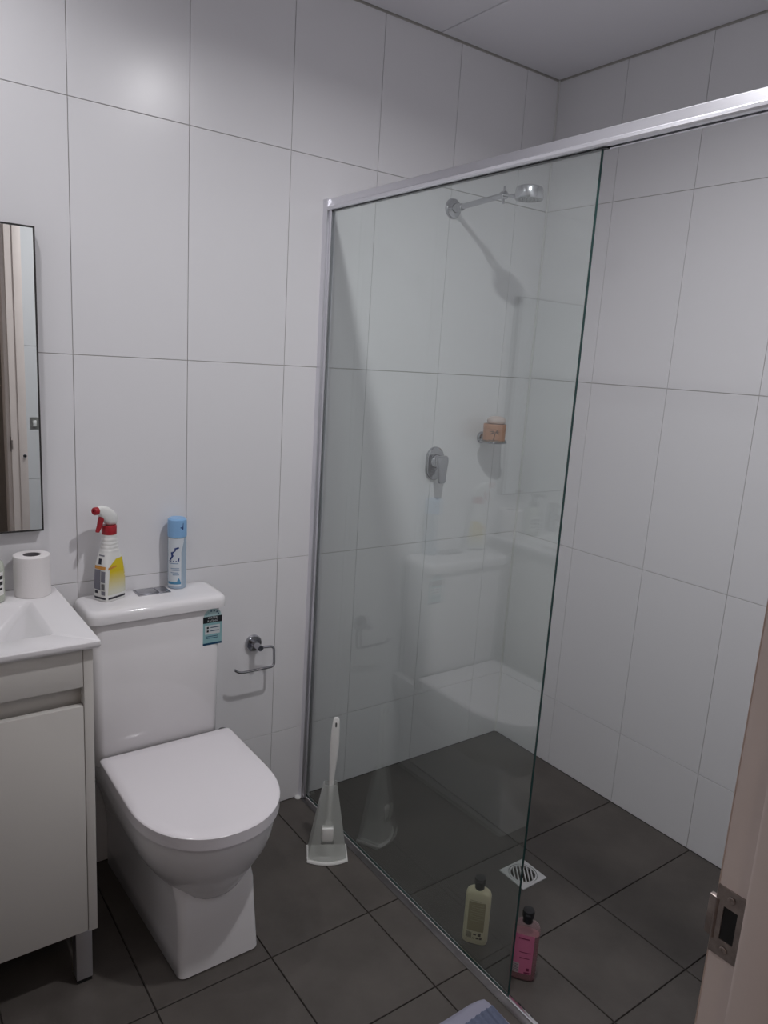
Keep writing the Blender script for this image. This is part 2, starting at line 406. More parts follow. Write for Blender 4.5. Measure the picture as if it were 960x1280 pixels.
bm = bmesh.new(); lathe(bm, [(.004, .030), (.034, .027), (.039, .024), (.041, .018), (.0425, -.006), (.041, -.009)], 40, o=(0, -.345, -.006), cap1=False); finish('rose_body', bm, BRU, ro)
bm = bmesh.new(); lathe(bm, [(.041, -.009), (.036, -.010), (.035, -.008), (.0, -.008)][:3], 40, o=(0, -.345, -.006), cap0=False)
sf = finish('spray_face', bm, mat('spray_face_grey', (.35, .36, .38), rough=.4), ro)
bm = bmesh.new()
for rr, k in ((.008, 6), (.018, 12), (.028, 18)):
    for i in range(k):
        a = 2 * PI * i / k; lathe(bm, [(.0012, 0), (.0008, -.002)], 6, o=(rr * math.cos(a), -.345 + rr * math.sin(a), -.014))
finish('nozzles', bm, BLK, sf)['kind'] = 'stuff'

# ------------------------------------------------------------------ shower mixer
mx = thing('shower_mixer', 'chrome single lever shower mixer on an oval wall plate', 'tap', (-.446, 0, 1.152))
def stadium(hw, hh, n=12):
    p = [(hw * math.cos(PI * i / n), hh - hw + hw * math.sin(PI * i / n)) for i in range(n + 1)]
    return p + [(-x, -z) for x, z in p]
bm = bmesh.new()
loft(bm, [[(x * s, y, z * s2) for x, z in stadium(.040, .060)] for y, s, s2 in ((0, 1, 1), (-.005, 1, 1), (-.009, .93, .955), (-.010, .85, .9))])
finish('oval_plate', bm, CHR, mx)
bm = bmesh.new(); lathe(bm, [(.026, -.008), (.025, -.022), (.022, -.026), (.022, -.036), (.020, -.039)], 28, 'y', (0, 0, .008)); finish('cartridge_body', bm, CHR, mx)
bm = bmesh.new(); box(bm, -.014, -.014, -.040, .014, -.008, -.020, bev=.002); finish('diverter_button', bm, BRU, mx)
bm = bmesh.new()
rings = []
for z, hw, yc, hy in ((.032, .020, -.040, .006), (.028, .026, -.041, .010), (.012, .027, -.042, .011), (-.006, .024, -.044, .009), (-.030, .0195, -.046, .007), (-.058, .0165, -.048, .006), (-.064, .012, -.0485, .0045)):
    rings.append([(x, yc + y, z) for x, y in supe(hw, hy, 3.2, 24)])
loft(bm, rings); finish('lever', bm, BRU, mx)

# ------------------------------------------------------------------ soap dish with jar and soap
sd = thing('soap_dish', 'round glass soap dish on a small chrome wall flange inside the shower', 'soap dish', (-.228, 0, 1.243))
bm = bmesh.new(); lathe(bm, [(.022, 0), (.022, -.004), (.018, -.010), (.009, -.012), (.009, -.030)], 28, 'y'); finish('wall_flange', bm, CHR, sd)
bm = bmesh.new(); lathe(bm, [(.036, -.016), (.042, -.0145), (.0455, -.006), (.0455, -.003), (.0440, -.003), (.041, -.0105), (.036, -.012)], 40, o=(-.008, -.074, .003)); finish('glass_dish', bm, glass_mat('dish_glass', (.82, .84, .84), boost=1.2, haze=.12), sd)
bm = bmesh.new()
tube(bm, [(-.008 + .0465 * math.cos(a), -.074 + .0465 * math.sin(a), -.008) for a in [2 * PI * i / 40 for i in range(41)]], .0022, 8)
finish('holder_ring', bm, CHR, sd)
KRAFT = mat('kraft_brown_label', (.44, .215, .125), rough=.5, var=.06, vscale=60)
jr_ = thing('cosmetic_jar', 'small brown jar with a palm tree print standing on the shower soap dish', 'jar', (-.236, -.074, 1.2352)); jr_.scale = (.86, .86, .95)
bm = bmesh.new(); lathe(bm, [(.043, 0), (.0465, .003), (.0465, .049), (.0455, .0503)], 40); finish('jar_body', bm, KRAFT, jr_)
bm = bmesh.new(); lathe(bm, [(.0455, .0503), (.0475, .051), (.0475, .066), (.0465, .068), (.02, .068)], 40); finish('lid', bm, mat('kraft_brown_lid', (.47, .235, .14), rough=.42), jr_)
bm = bmesh.new()
va = math.atan2(-1.93, -1.90)      # print faces the room
def onj(u, v): a = va + (u - .003) * 1.5 / .0471; return (.0471 * math.cos(a), .0471 * math.sin(a), .004 + v * 1.02)
patch(bm, [(.001, .006), (.004, .006), (.007, .033), (.005, .034)], onj, 2, 3)
for q in ([(.006, .034), (.012, .039), (.022, .034), (.011, .036)], [(.006, .034), (.013, .035), (.019, .025), (.011, .031)], [(.006, .034), (0, .040), (-.013, .036), (0, .036)], [(.006, .034), (-.002, .034), (-.010, .025), (0, .030)], [(.006, .034), (.010, .043), (.013, .043), (.009, .035)]):
    patch(bm, q, onj, 3, 2)
patch(bm, rect(-.012, .004, .018, .006), onj, 6)
finish('palm_print', bm, mat('dark_brown_ink', (.09, .05, .035), rough=.6), jr_, smooth=0)
bm = bmesh.new()
rings = [[(x, y, z) for x, y in supe(a, b, 2.4, 36)] for z, a, b in ((0, .024, .019), (.003, .031, .025), (.010, .034, .028), (.018, .032, .026), (.025, .024, .019), (.028, .012, .009))]
loft(bm, rings)
so = finish('soap_bar', bm, mat('pale_pink_soap', (.60, .50, .47), rough=.35, sss=.2), None, (-.232, -.076, 1.3000), -.6)
tag(so, 'pale pinkish oval soap bar lying on top of the brown jar', 'soap')

# ------------------------------------------------------------------ toilet roll holder
th = thing('toilet_roll_holder', 'chrome empty toilet roll holder with an open wire arm on the tiled wall', 'toilet roll holder', (-1.137, 0, .600))
bm = bmesh.new(); lathe(bm, [(.027, 0), (.027, -.008), (.024, -.012), (.011, -.013), (.0095, -.052), (.009, -.056)], 32, 'y', (0, 0, 0)); finish('wall_flange', bm, CHR, th)
bm = bmesh.new()
tube(bm, fillet([(.004, -.048, .0), (.046, -.055, .0), (.046, -.06, -.066), (-.072, -.06, -.066), (-.088, -.06, -.052)], .014), .0042, 12)
finish('wire_arm', bm, CHR, th)

# ------------------------------------------------------------------ toilet
TX = -1.487
to = thing('toilet', 'white close coupled toilet with a squared pedestal and closed D shaped seat lid', 'toilet', (TX, 0, 0))
def dshape(wd, yb, ys, yf, n=2.1, rc=.012, N=28):
    """back edge at yb with small corners, straight sides to ys, rounded front to yf"""
    p = []
    for i in range(5):
        a = PI / 2 * i / 4; p.append((wd - rc + rc * math.sin(PI / 2 - a) if False else wd - rc + rc * math.cos(PI / 2 - a), yb - rc + rc * math.sin(PI / 2 - a)))
    for i in range(N + 1):
        t = PI * i / N; c, s = math.cos(t), math.sin(t)
        p.append((wd * math.copysign(abs(c) ** (2 / n), c), ys - (ys - yf) * abs(s) ** (2 / n)))
    for i in range(5):
        a = PI / 2 * i / 4; p.append((-(wd - rc + rc * math.cos(a)), yb - rc + rc * math.sin(a)))
    return p
PX = .017    # the pan sits slightly off the cistern's middle
def dl(spec): return [[(x + PX, y, z) for x, y in dshape(*s)] for z, *s in spec]
bm = bmesh.new()
loft(bm, dl([(.381, .174, -.005, -.40, -.612, 2.15), (.360, .174, -.005, -.40, -.612, 2.15), (.332, .172, -.005, -.395, -.606, 2.15), (.300, .165, -.005, -.39, -.594, 2.15), (.268, .151, -.005, -.38, -.576, 2.15),
             (.238, .134, -.01, -.365, -.558, 2.2), (.214, .117, -.02, -.35, -.544, 2.3), (.199, .105, -.03, -.34, -.536, 2.4), (.190, .090, -.05, -.34, -.530, 2.4), (.184, .062, -.05, -.34, -.52, 2.3)]))
finish('bowl', bm, CER, to, smooth=60)
bm = bmesh.new()
def rr(hw, yb, yf, r=.016, n=5):
    p = []
    for cx, cy, a0 in ((hw - r, yb - r, 0), (-hw + r, yb - r, PI / 2), (-hw + r, yf + r, PI), (hw - r, yf + r, 3 * PI / 2)):
        for i in range(n + 1):
            a = a0 + PI / 2 * i / n; p.append((cx + r * math.cos(a), cy + r * math.sin(a)))
    return p
loft(bm, [[(x * (1 + (hb / hw - 1) * min(1, (y - yf) / (-.06 - yf))) + PX, y, z) for x, y in rr(hw, -.004, yf, r)] for z, hw, hb, yf, r in ((.0, .102, .124, -.533, .014), (.004, .105, .128, -.539, .018), (.06, .103, .127, -.533, .018), (.13, .100, .128, -.526, .019), (.19, .100, .134, -.518, .02), (.24, .10, .146, -.49, .03), (.29, .114, .160, -.46, .03), (.34, .13, .168, -.42, .03), (.37, .14, .170, -.40, .03))])
finish('pedestal', bm, CER, to, smooth=50)
bm = bmesh.new()
loft(bm, dl([(.3815, .174, -.162, -.405, -.614, 2.15), (.383, .176, -.160, -.405, -.617, 2.15), (.3885, .176, -.160, -.405, -.617, 2.15)])); finish('seat_ring', bm, SEATM, to, smooth=30)
bm = bmesh.new()
loft(bm, dl([(.3905, .178, -.160, -.405, -.618, 2.15), (.391, .184, -.157, -.405, -.623, 2.15), (.4195, .184, -.157, -.405, -.623, 2.15), (.4213, .1825, -.1585, -.405, -.620, 2.15), (.4222, .180, -.161, -.405, -.618, 2.15), (.4227, .15, -.19, -.40, -.585, 2.15), (.4229, .06, -.26, -.38, -.50, 2.15)])); finish('seat_lid', bm, SEATM, to, smooth=30)
for sx in (-.135, .186):
    bm = bmesh.new(); lathe(bm, [(.013, .378), (.014, .380), (.014, .411), (.012, .414)], 20, o=(sx, -.150, 0)); finish('hinge', bm, mat('hinge_chrome_dark', (.12, .12, .12), rough=.3, metal=.6), to)
bm = bmesh.new()
loft(bm, [[(x, y, z) for x, y in rr(hw, -.003, yf, .022)] for z, hw, yf in ((.386, .165, -.146), (.392, .170, -.151), (.60, .1725, -.153), (.786, .1735, -.153), (.792, .170, -.150))])
finish('cistern', bm, CER, to, smooth=50)
bm = bmesh.new()
loft(bm, [[(x, y, z) for x, y in rr(hw, yb, yf, r)] for z, hw, yb, yf, r in ((.7935, .183, -.004, -.158, .024), (.796, .188, -.003, -.165, .026), (.815, .189, -.003, -.166, .027), (.823, .187, -.004, -.163, .027), (.828, .181, -.008, -.157, .026), (.8295, .172, -.014, -.149, .024), (.830, .12, -.04, -.12, .02))])
finish('cistern_lid', bm, CER, to, smooth=50)
bt = finish('flush_plate', B(-.034, -.078, .8295, .056, -.024, .8325, bev=.0012), CHR, to)
finish('flush_button', B(-.030, -.074, .832, .021, -.028, .8345, bev=.001), BRU, bt); finish('flush_button', B(.023, -.074, .832, .052, -.028, .8345, bev=.001), BRU, bt)
# water rating sticker
SK = [mat('sticker_teal', (.27, .47, .50), rough=.35), mat('sticker_black', (.012, .016, .02), rough=.35), mat('sticker_white', (.62, .66, .68), rough=.35), mat('sticker_navy', (.01, .06, .13), rough=.35), mat('sticker_pale', (.42, .58, .60), rough=.35)]
bm = bmesh.new()
SX = .1475
def onst(e): return lambda u, v: (SX + u, -.1532 - e, .740 + v)
f0, f1, f2 = onst(.0002), onst(.0004), onst(.0006)
patch(bm, rect(-.028, -.054, .028, .030), f0, 1, 1, 0)
arc = [(.026 * math.cos(PI * i / 12), .030 + .022 * math.sin(PI * i / 12)) for i in range(13)]
bm.faces.new([bm.verts.new(f0(u, v)) for u, v in arc]).material_index = 4
for i in range(6):       # the arc of rating stars
    a = PI * (.12 + .76 * i / 5); cx, cy = .019 * math.cos(a), .030 + .0155 * math.sin(a)
    st = []
    for k in range(10):
        r_ = (.0036, .0016)[k % 2]; b_ = PI / 2 + k * PI / 5; st.append((cx + r_ * math.cos(b_), cy + r_ * math.sin(b_)))
    bm.faces.new([bm.verts.new(f1(u, v)) for u, v in st]).material_index = 3 if i < 4 else 0
patch(bm, rect(-.028, .011, .028, .030), f1, 1, 1, 1)
text_bm(bm, 'WATER', .0085, lambda u, v: f2(u, v + .0252), mi=2); text_bm(bm, 'RATING', .0085, lambda u, v: f2(u, v + .0162), mi=2)
patch(bm, rect(-.022, -.022, .022, .004), f1, 1, 1, 2)
for vv in (-.003, -.013):
    patch(bm, rect(-.006, vv - .0012, .019, vv + .0012), f2, 1, 1, 3); patch(bm, rect(-.017, vv - .003, -.011, vv + .003), f2, 1, 1, 1)
for vv in (-.029, -.034): patch(bm, rect(-.019, vv - .001, .017, vv + .001), f1, 1, 1, 3)
patch(bm, rect(-.028, -.054, .028, -.048), f1, 1, 1, 3)
finish('rating_sticker', bm, SK, to, smooth=0)

# ------------------------------------------------------------------ vanity
VX0, VX1, VYF = -2.297, -1.732, -.420
va_ = thing('vanity_cabinet', 'off white freestanding bathroom vanity cabinet on square metal legs', 'cabinet', ((VX0 + VX1) / 2, 0, 0))
cx = (VX0 + VX1) / 2
def VB(x0, y0, z0, x1, y1, z1, bev=.0012): return B(x0 - cx, y0, z0, x1 - cx, y1, z1, bev=bev, seg=2)
finish('side_panel', VB(VX1 - .020, VYF, .137, VX1, -.002, .848), LAM, va_); finish('side_panel', VB(VX0, VYF, .137, VX0 + .020, -.002, .848), LAM, va_)
finish('bottom_panel', VB(VX0 + .02, VYF + .022, .140, VX1 - .02, -.002, .156), LAM, va_)
finish('back_panel', VB(VX0 + .02, -.016, .156, VX1 - .02, -.002, .76), LAM, va_)
finish('top_rail', VB(VX0 + .021, VYF + .001, .757, VX1 - .021, VYF + .019, .848), LAM, va_)
finish('finger_recess', VB(VX0 + .02, VYF + .030, .690, VX1 - .02, VYF + .045, .80), LAM, va_)
for x0, x1 in ((VX0 + .0215, cx - .001), (cx + .001, VX1 - .0215)):
    finish('door', VB(x0, VYF, .140, x1, VYF + .018, .713, .0015), LAM, va_)
for lx in (VX0 + .031, VX1 - .031):
    for ly in (-.400, -.04):
        lg = finish('leg', B(lx - cx - .0185, ly - .0185, .010, lx - cx + .0185, ly + .0185, .1395, bev=.0015), ALU, va_)
        finish('foot', B(lx - cx - .017, ly - .017, 0, lx - cx + .017, ly + .017, .0105, bev=.001), BLK, lg)
# basin top
bt_ = thing('washbasin', 'white ceramic vanity top with a moulded rectangular basin', 'basin', (cx, 0, .849))
TXH, bx = .2975, .214
bm = bmesh.new()
def rq(hx, y0, y1, z, r, n=5):
    p = []
    for sx, yy, a0 in ((1, y1, 0), (-1, y1, PI / 2), (-1, y0, PI), (1, y0, 3 * PI / 2)):
        for i in range(n + 1):
            a = a0 + PI / 2 * i / n
            c_x = sx * (hx - r); c_y = (y1 - r) if yy == y1 else (y0 + r)
            p.append((c_x + r * math.cos(a), c_y + r * math.sin(a), z))
    return p
loft(bm, [rq(.255, -.40, -.03, -.078, .02), rq(.258, -.405, -.02, -.0005, .01), rq(.294, -.432, -.002, 0, .003), rq(.2965, -.4345, -.002, .003, .004), rq(.2975, -.4355, -.0018, .008, .005), rq(.2965, -.4345, -.002, .0145, .005), rq(.294, -.432, -.003, .0168, .005),
          rq(.222, -.358, -.098, .0170, .014), rq(.217, -.354, -.103, .0155, .014), rq(.205, -.346, -.112, .005, .02), rq(.150, -.322, -.142, -.050, .03), rq(.135, -.31, -.155, -.0575, .03), rq(.08, -.27, -.19, -.060, .03)])
finish('basin_slab', bm, CER, bt_, smooth=35)
bm = bmesh.new(); lathe(bm, [(.026, -.0605), (.026, -.057), (.023, -.0555), (.010, -.0575)], 28, o=(0, -.23, 0)); finish('waste_plug', bm, CHR, bt_)
# basin mixer (outside the frame, seen only in reflections)
tp_ = thing('basin_mixer', 'chrome basin mixer tap at the back of the vanity top', 'tap', (cx, -.05, .8659))
bm = bmesh.new(); lathe(bm, [(.024, 0), (.024, .004), (.021, .006), (.021, .095), (.019, .10)], 28); finish('tap_body', bm, CHR, tp_)
bm = bmesh.new(); tube(bm, [(0, -.015, .062), (0, -.10, .056), (0, -.118, .050)], [.013, .012, .010], 16); finish('spout', bm, CHR, tp_)
bm = bmesh.new(); box(bm, -.012, -.085, .103, .012, .018, .112, bev=.003); lathe(bm, [(.02, .099), (.02, .112), (.016, .114)], 24); finish('lever', bm, CHR, tp_)

# ------------------------------------------------------------------ mirror
mi_ = thing('wall_mirror', 'tall frameless rectangular mirror with a thin dark edge above the vanity', 'mirror', (-2.017, 0, 1.39))
MH, MW = .3675, .272
finish('backing_board', B(-MW, -.0268, -MH, MW, -.002, MH), mat('mirror_edge_dark', (.03, .028, .028), rough=.4), mi_, smooth=0)
finish('mirror_glass', B(-MW + .004, -.0275, -MH + .004, MW - .004, -.0235, MH - .004, bev=.0006, seg=1), MIR, mi_, smooth=0)

# light switch by the door, seen in the mirror
sw = thing('light_switch', 'white double light switch plate on the tiles beside the door frame', 'switch', (-1.418, YF, 1.120))
finish('plate', B(-.038, 0, -.031, .038, .008, .031, bev=.003), mat('switch_grey_white', (.66, .655, .63), rough=.4), sw)
for sx in (-.014, .014): finish('rocker', B(sx - .008, .0075, -.014, sx + .008, .012, .014, bev=.002), WHT, sw)
st_ = thing('door_stop', 'small dark door stop peg on the architrave, seen in the mirror', 'door stop', (-1.478, YF + .009, .972))
bm = bmesh.new(); lathe(bm, [(.0055, 0), (.0055, .008), (.004, .010)], 16, 'y'); finish('peg', bm, BLK, st_)
bm = bmesh.new(); lathe(bm, [(.008, 0), (.008, .002)], 16, 'y'); finish('rose', bm, CHR, st_)

# ------------------------------------------------------------------ toilet roll and soap bottle on the vanity
tr = thing('toilet_roll', 'white toilet paper roll standing on end on the vanity top corner', 'toilet paper', (-1.780, -.050, .8659))
bm = bmesh.new(); RR, HH = .0425, .1035
rings = []
N = 48
def rollr(k): return RR + (.0016 * k / N)
for r0, z in ((0, .0), (0, .0015), (0, HH - .0015), (0, HH)):
    ins = .0015 if z in (0, HH) else 0
    rings.append([((rollr(k) - ins) * math.cos(2 * PI * k / N - 1.05), (rollr(k) - ins) * math.sin(2 * PI * k / N - 1.05), z) for k in range(N)])
rings.append([(.021 * math.cos(2 * PI * k / N - 1.05), .021 * math.sin(2 * PI * k / N - 1.05), HH) for k in range(N)])
rings.append([(.0208 * math.cos(2 * PI * k / N - 1.05), .0208 * math.sin(2 * PI * k / N - 1.05), .0) for k in range(N)])
loft(bm, rings, cap0=False, cap1=False); finish('paper', bm, PAP, tr, smooth=35)
bm = bmesh.new(); lathe(bm, [(.0207, .001), (.0207, HH - .001), (.0197, HH - .001), (.0197, .001)], 32, cap0=False, cap1=False); finish('core', bm, CARD, tr)
sp = thing('soap_pump_bottle', 'clear soap pump bottle with a black and white label at the basin edge', 'soap bottle', (-1.878, -.070, .8659))
bm = bmesh.new(); lathe(bm, [(.026, 0), (.030, .003), (.0315, .012), (.0315, .085), (.029, .098), (.017, .110), (.0135, .112), (.0135, .120)], 36); finish('bottle_body', bm, mat('soap_bottle_clear', (.72, .76, .66), rough=.12, spec=.5, trans=.35), sp)
bm = bmesh.new()
va = math.atan2(-1.94, -.26)
def onsp(e): return lambda u, v: ((.0317 + e) * math.cos(va + u / .0317), (.0317 + e) * math.sin(va + u / .0317), v)
patch(bm, rect(-.034, .020, .034, .078), onsp(0), 16, 1, 1)
for (a, b, c, d) in ((.010, .060, .032, .069), (.006, .046, .031, .055), (-.02, .058, .004, .070), (.014, .033, .029, .039), (-.022, .032, -.002, .052), (-.028, .024, .018, .028)):
    patch(bm, rect(a, b, c, d), onsp(.0002), 6, 1, 0)
finish('label_print', bm, [BLK, WHT], sp)
bm = bmesh.new(); lathe(bm, [(.016, .112), (.016, .128), (.013, .131), (.005, .132), (.005, .150), (.010, .151), (.010, .160), (.008, .162)], 24); tube(bm, fillet([(0, 0, .156), (-.030, -.018, .156), (-.036, -.022, .148)], .006), .0045, 10); finish('pump', bm, BLK, sp)

# ------------------------------------------------------------------ spray cleaner on the cistern
sy = thing('spray_bottle', 'white and yellow cleaning spray bottle with a red trigger on the cistern lid', 'spray bottle', (-1.592, -.058, .8296), math.radians(27)); sy.scale = (1.06, 1.06, 1.075)
bm = bmesh.new()
spec = [(0, .030, .022, 6), (.003, .0325, .0245, 6), (.010, .033, .025, 6), (.060, .0325, .0245, 6), (.085, .031, .0235, 5), (.105, .028, .0215, 4), (.122, .0235, .0195, 3), (.134, .0205, .0185, 2.5), (.150, .0185, .0175, 2.2), (.162, .0175, .017, 2), (.166, .0175, .017, 2), (.168, .0165, .0165, 2)]
for i in range(3):
    pass
def bprof(z):
    for (z0, a0, b0, n0), (z1, a1, b1, n1) in zip(spec[:-1], spec[1:]):
        if z0 <= z <= z1:
            t = (z - z0) / (z1 - z0); return a0 + (a1 - a0) * t, b0 + (b1 - b0) * t, n0 + (n1 - n0) * t
    return spec[-1][1:]
zs = [s[0] for s in spec]
rib = []
z = .124
while z < .160: rib += [z]; z += .002
allz = sorted(set(zs + rib)); rings = []
for z in allz:
    a, b, n = bprof(z); k = 1 + (.025 * math.sin((z - .124) / .009 * 2 * PI) if .124 < z < .16 else 0)
    rings.append([(x * k, y * k, z) for x, y in supe(a, b, n, 48)])
loft(bm, rings); finish('bottle_body', bm, WHT, sy)
YEL = mat('label_yellow', (.72, .56, .02), rough=.35); LGREY = mat('label_grey_print', (.20, .20, .24), rough=.4); ORG = mat('label_orange', (.62, .28, .05), rough=.4); NAVY = mat('label_dark', (.025, .025, .04), rough=.4)
def fade_mat():
    m, nt, b = nodes('label_yellow_fade'); b.inputs['Roughness'].default_value = .35
    tc = nt.nodes.new('ShaderNodeTexCoord'); s = nt.nodes.new('ShaderNodeSeparateXYZ'); nt.links.new(tc.outputs['Object'], s.inputs[0])
    r = nt.nodes.new('ShaderNodeValToRGB'); mr = nt.nodes.new('ShaderNodeMapRange'); mr.inputs[1].default_value = .025; mr.inputs[2].default_value = .075
    nt.links.new(s.outputs[2], mr.inputs[0]); nt.links.new(mr.outputs[0], r.inputs[0])
    r.color_ramp.elements[0].color = (.66, .66, .55, 1); r.color_ramp.elements[1].color = (.72, .55, .015, 1)
    nt.links.new(r.outputs[0], b.inputs['Base Color']); return m
FADE = fade_mat()
def onface(side, e=.0004):
    def f(u, v):
        a, b, n = bprof(v)
        if side == 'x':           # narrow face towards -x: u runs along -y
            y = max(-b * .985, min(b * .985, -u)); x = -a * (1 - abs(y / b) ** n) ** (1 / n); return (x - e, y, v)
        x = max(-a * .985, min(a * .985, u)); y = -b * (1 - abs(x / a) ** n) ** (1 / n); return (x, y - e, v)
    return f
bm = bmesh.new()
fx, fy, fx2, fy2 = onface('x'), onface('y'), onface('x', .0008), onface('y', .0008)
patch(bm, [(-.0285, .018), (.029, .018), (.029, .098), (-.020, .090)], fy, 10, 10, 0)            # yellow front, white at its foot
patch(bm, [(-.022, .090), (.029, .098), (.022, .108), (.0, .106)], fy2, 8, 4, 1)
patch(bm, [(-.026, .082), (.0, .086), (.0, .090), (-.024, .088)], fy2, 8, 2, 2)
patch(bm, rect(-.018, .082, .018, .090), fx2, 8, 2, 2)
patch(bm, rect(-.020, .030, .003, .080), fx, 6, 4, 3)
patch(bm, rect(.005, .050, .018, .078), fx, 6, 4, 3)
patch(bm, rect(.006, .018, .018, .028), fx, 6, 2, 3)
for i in range(6): patch(bm, rect(.0065 + i * .0019, .031, .0075 + i * .0019, .047), fx2, 1, 3, 4)
patch(bm, rect(-.006, .094, .004, .108), fx, 3, 3, 4); patch(bm, rect(-.016, .020, -.006, .027), fx, 3, 2, 4)
patch(bm, rect(-.008, .114, .010, .117), fx, 4, 1, 3)
patch(bm, rect(-.024, .007, .024, .012), fx2, 8, 1, 4); patch(bm, rect(-.032, .007, .032, .012), fy2, 10, 1, 4)
finish('label_print', bm, [FADE, YEL, ORG, LGREY, NAVY], sy, smooth=30)
bm = bmesh.new(); lathe(bm, [(.0178, .166), (.0182, .168), (.0182, .186), (.0172, .188)], 28); finish('collar', bm, RED, sy)
bm = bmesh.new()     # white shroud: lofted along x
rings = []
for xx, zt, zb, hw in ((.021, .205, .190, .006), (.018, .214, .187, .010), (.008, .225, .187, .013), (-.006, .234, .188, .0135), (-.020, .239, .203, .012), (-.031, .239, .216, .010), (-.036, .237, .220, .008)):
    zc, hz = (zt + zb) / 2, (zt - zb) / 2
    rings.append([(xx, y, zc + z) for y, z in supe(hw, hz, 3, 20)])
loft(bm, rings); finish('spray_head', bm, WHT, sy)
bm = bmesh.new(); lathe(bm, [(.006, -.034), (.0095, -.036), (.0095, -.045), (.008, -.047), (.003, -.047), (.003, -.045)], 20, 'x', (0, 0, .2285)); finish('nozzle', bm, RED, sy)
bm = bmesh.new()
rings = []
for xx, zz, hx, hy in ((-.022, .214, .006, .007), (-.026, .203, .006, .007), (-.030, .190, .005, .0065), (-.035, .180, .0042, .006), (-.037, .176, .003, .005)):
    rings.append([(xx + x, y, zz) for x, y in supe(hx, hy, 3, 16)])
loft(bm, rings); finish('trigger', bm, RED, sy)

# ------------------------------------------------------------------ air freshener can
ca = thing('air_freshener_can', 'slim air freshener aerosol can with a pale blue cap on the cistern lid', 'spray can', (-1.399, -.036, .8299)); ca.scale = (1, 1, 1.03)
CANB = mat('can_pale_blue_metal', (.42, .52, .63), rough=.25, metal=.3); CAPB = mat('cap_light_blue', (.25, .46, .74), rough=.3)
bm = bmesh.new(); lathe(bm, [(.020, .002), (.0235, 0), (.0262, .003), (.0262, .006), (.0255, .008), (.0255, .143), (.0245, .147), (.022, .150)], 36); finish('can_body', bm, CANB, ca)
bm = bmesh.new(); lathe(bm, [(.0265, .146), (.0265, .186), (.0255, .193), (.021, .197), (.012, .1965)], 36); cap_ = finish('cap', bm, CAPB, ca)
bm = bmesh.new()
vc = math.atan2(-1.98, -.75)
def oncan(e, r=.0255): return lambda u, v: ((r + e) * math.cos(vc + u / r), (r + e) * math.sin(vc + u / r), v)
c0, c1, c2 = oncan(.0002), oncan(.0004), oncan(.0006)
patch(bm, [(-.030, .008), (.012, .008), (.012, .143), (-.030, .143)], c0, 14, 1, 1)
patch(bm, [(.012, .105), (.020, .135), (.020, .143), (.012, .143)], c0, 4, 1, 1)
for q in ([(-.024, .084), (-.013, .096), (-.008, .096), (-.018, .082)], [(-.016, .092), (-.018, .104), (-.013, .106), (-.010, .094)], [(-.015, .103), (-.004, .113), (-.003, .109), (-.012, .101)], [(-.008, .116), (.004, .120), (.006, .116), (-.006, .112)], [(-.026, .078), (.006, .078), (.006, .081), (-.026, .081)], [(.001, .081), (.006, .081), (.007, .090), (.005, .090)]):
    patch(bm, q, c1, 4, 2, 2)
for v, a, b in ((.072, -.024, .004), (.058, -.018, .006), (.053, -.016, .007), (.046, -.018, .004), (.040, -.012, .006)): patch(bm, rect(a, v, b, v + .0022), c1, 6, 1, 3)
patch(bm, rect(-.028, .014, .011, .021), c1, 8, 1, 4); patch(bm, [(.0, .022), (.010, .022), (.006, .031), (.004, .031)], c1, 3, 1, 4)
cc = oncan(.0003, .0265)
patch(bm, [(.014, .168), (.018, .168), (.018, .186), (.0165, .186)], cc, 2, 1, 2); patch(bm, [(.009, .172), (.018, .171), (.018, .174), (.009, .175)], cc, 2, 1, 2)
finish('label_print', bm, [WHT, mat('can_label_white', (.66, .71, .76), rough=.35), mat('can_navy', (.02, .05, .20), rough=.35), mat('can_grey_blue', (.22, .32, .47), rough=.4), mat('can_blue', (.08, .27, .45), rough=.35)], ca, smooth=30)

# ------------------------------------------------------------------ toilet brush in its holder
BR = (-1.025, -.318, 0); BRZ = math.radians(-29)
tbh = thing('toilet_brush_holder', 'translucent white plastic toilet brush holder flaring to the floor beside the screen track', 'brush holder', BR, BRZ)
def hol(z, hw, yf, yb, n=12):
    """front curve bulges, back is flat; local -y is the front"""
    p = [(hw * (1 - 2 * i / n), yf - (yf * -.0) - .016 * (hw / .06) * (1 - (1 - 2 * i / n) ** 2), z) for i in range(n + 1)]
    return p + [(-hw, yb, z), (hw, yb, z)]
def hpar(t): return .060 * (1 - t) + .020 * t, -.034 * (1 - t) - .010 * t, .036 * (1 - t) + .012 * t
bm = bmesh.new(); rings = []
for t in (0.05, .26, .50, .8, 1.0):
    hw, yf, yb = hpar(t); rings.append(hol(.245 * t, hw, yf, yb))
for t in (1.0, .8, .50, .26, 0.08):
    hw, yf, yb = hpar(t); rings.append(hol(.245 * t, hw - .0015, yf + .0015, yb - .0015))
loft(bm, rings, cap0=False, cap1=False)
win = [f for f in bm.faces if f.calc_center_median().y < -.02 and abs(f.calc_center_median().x + .003) < .021 and .07 < f.calc_center_median().z < .115]
bmesh.ops.delete(bm, geom=win, context='FACES')        # the window in the front of the holder that shows the brush head
finish('holder_wall', bm, PPL, tbh, smooth=50)
bm = bmesh.new(); rings = [hol(z, hw, yf, yb) for z, hw, yf, yb in ((0, .061, -.035, .037), (.002, .0625, -.0365, .038), (.009, .0615, -.0355, .0375), (.0105, .059, -.034, .036), (.005, .056, -.031, .033))]
loft(bm, rings); finish('base_tray', bm, WHT, tbh, smooth=50)
tb = thing('toilet_brush', 'white plastic toilet brush with a long flat handle standing in the holder', 'toilet brush', (BR[0], BR[1], .002), BRZ)
bm = bmesh.new()
def flat(z, hw, hy, xc=0, yc=0): return [(xc + x, yc + y, z) for x, y in supe(hw, hy, 2.6, 20)]
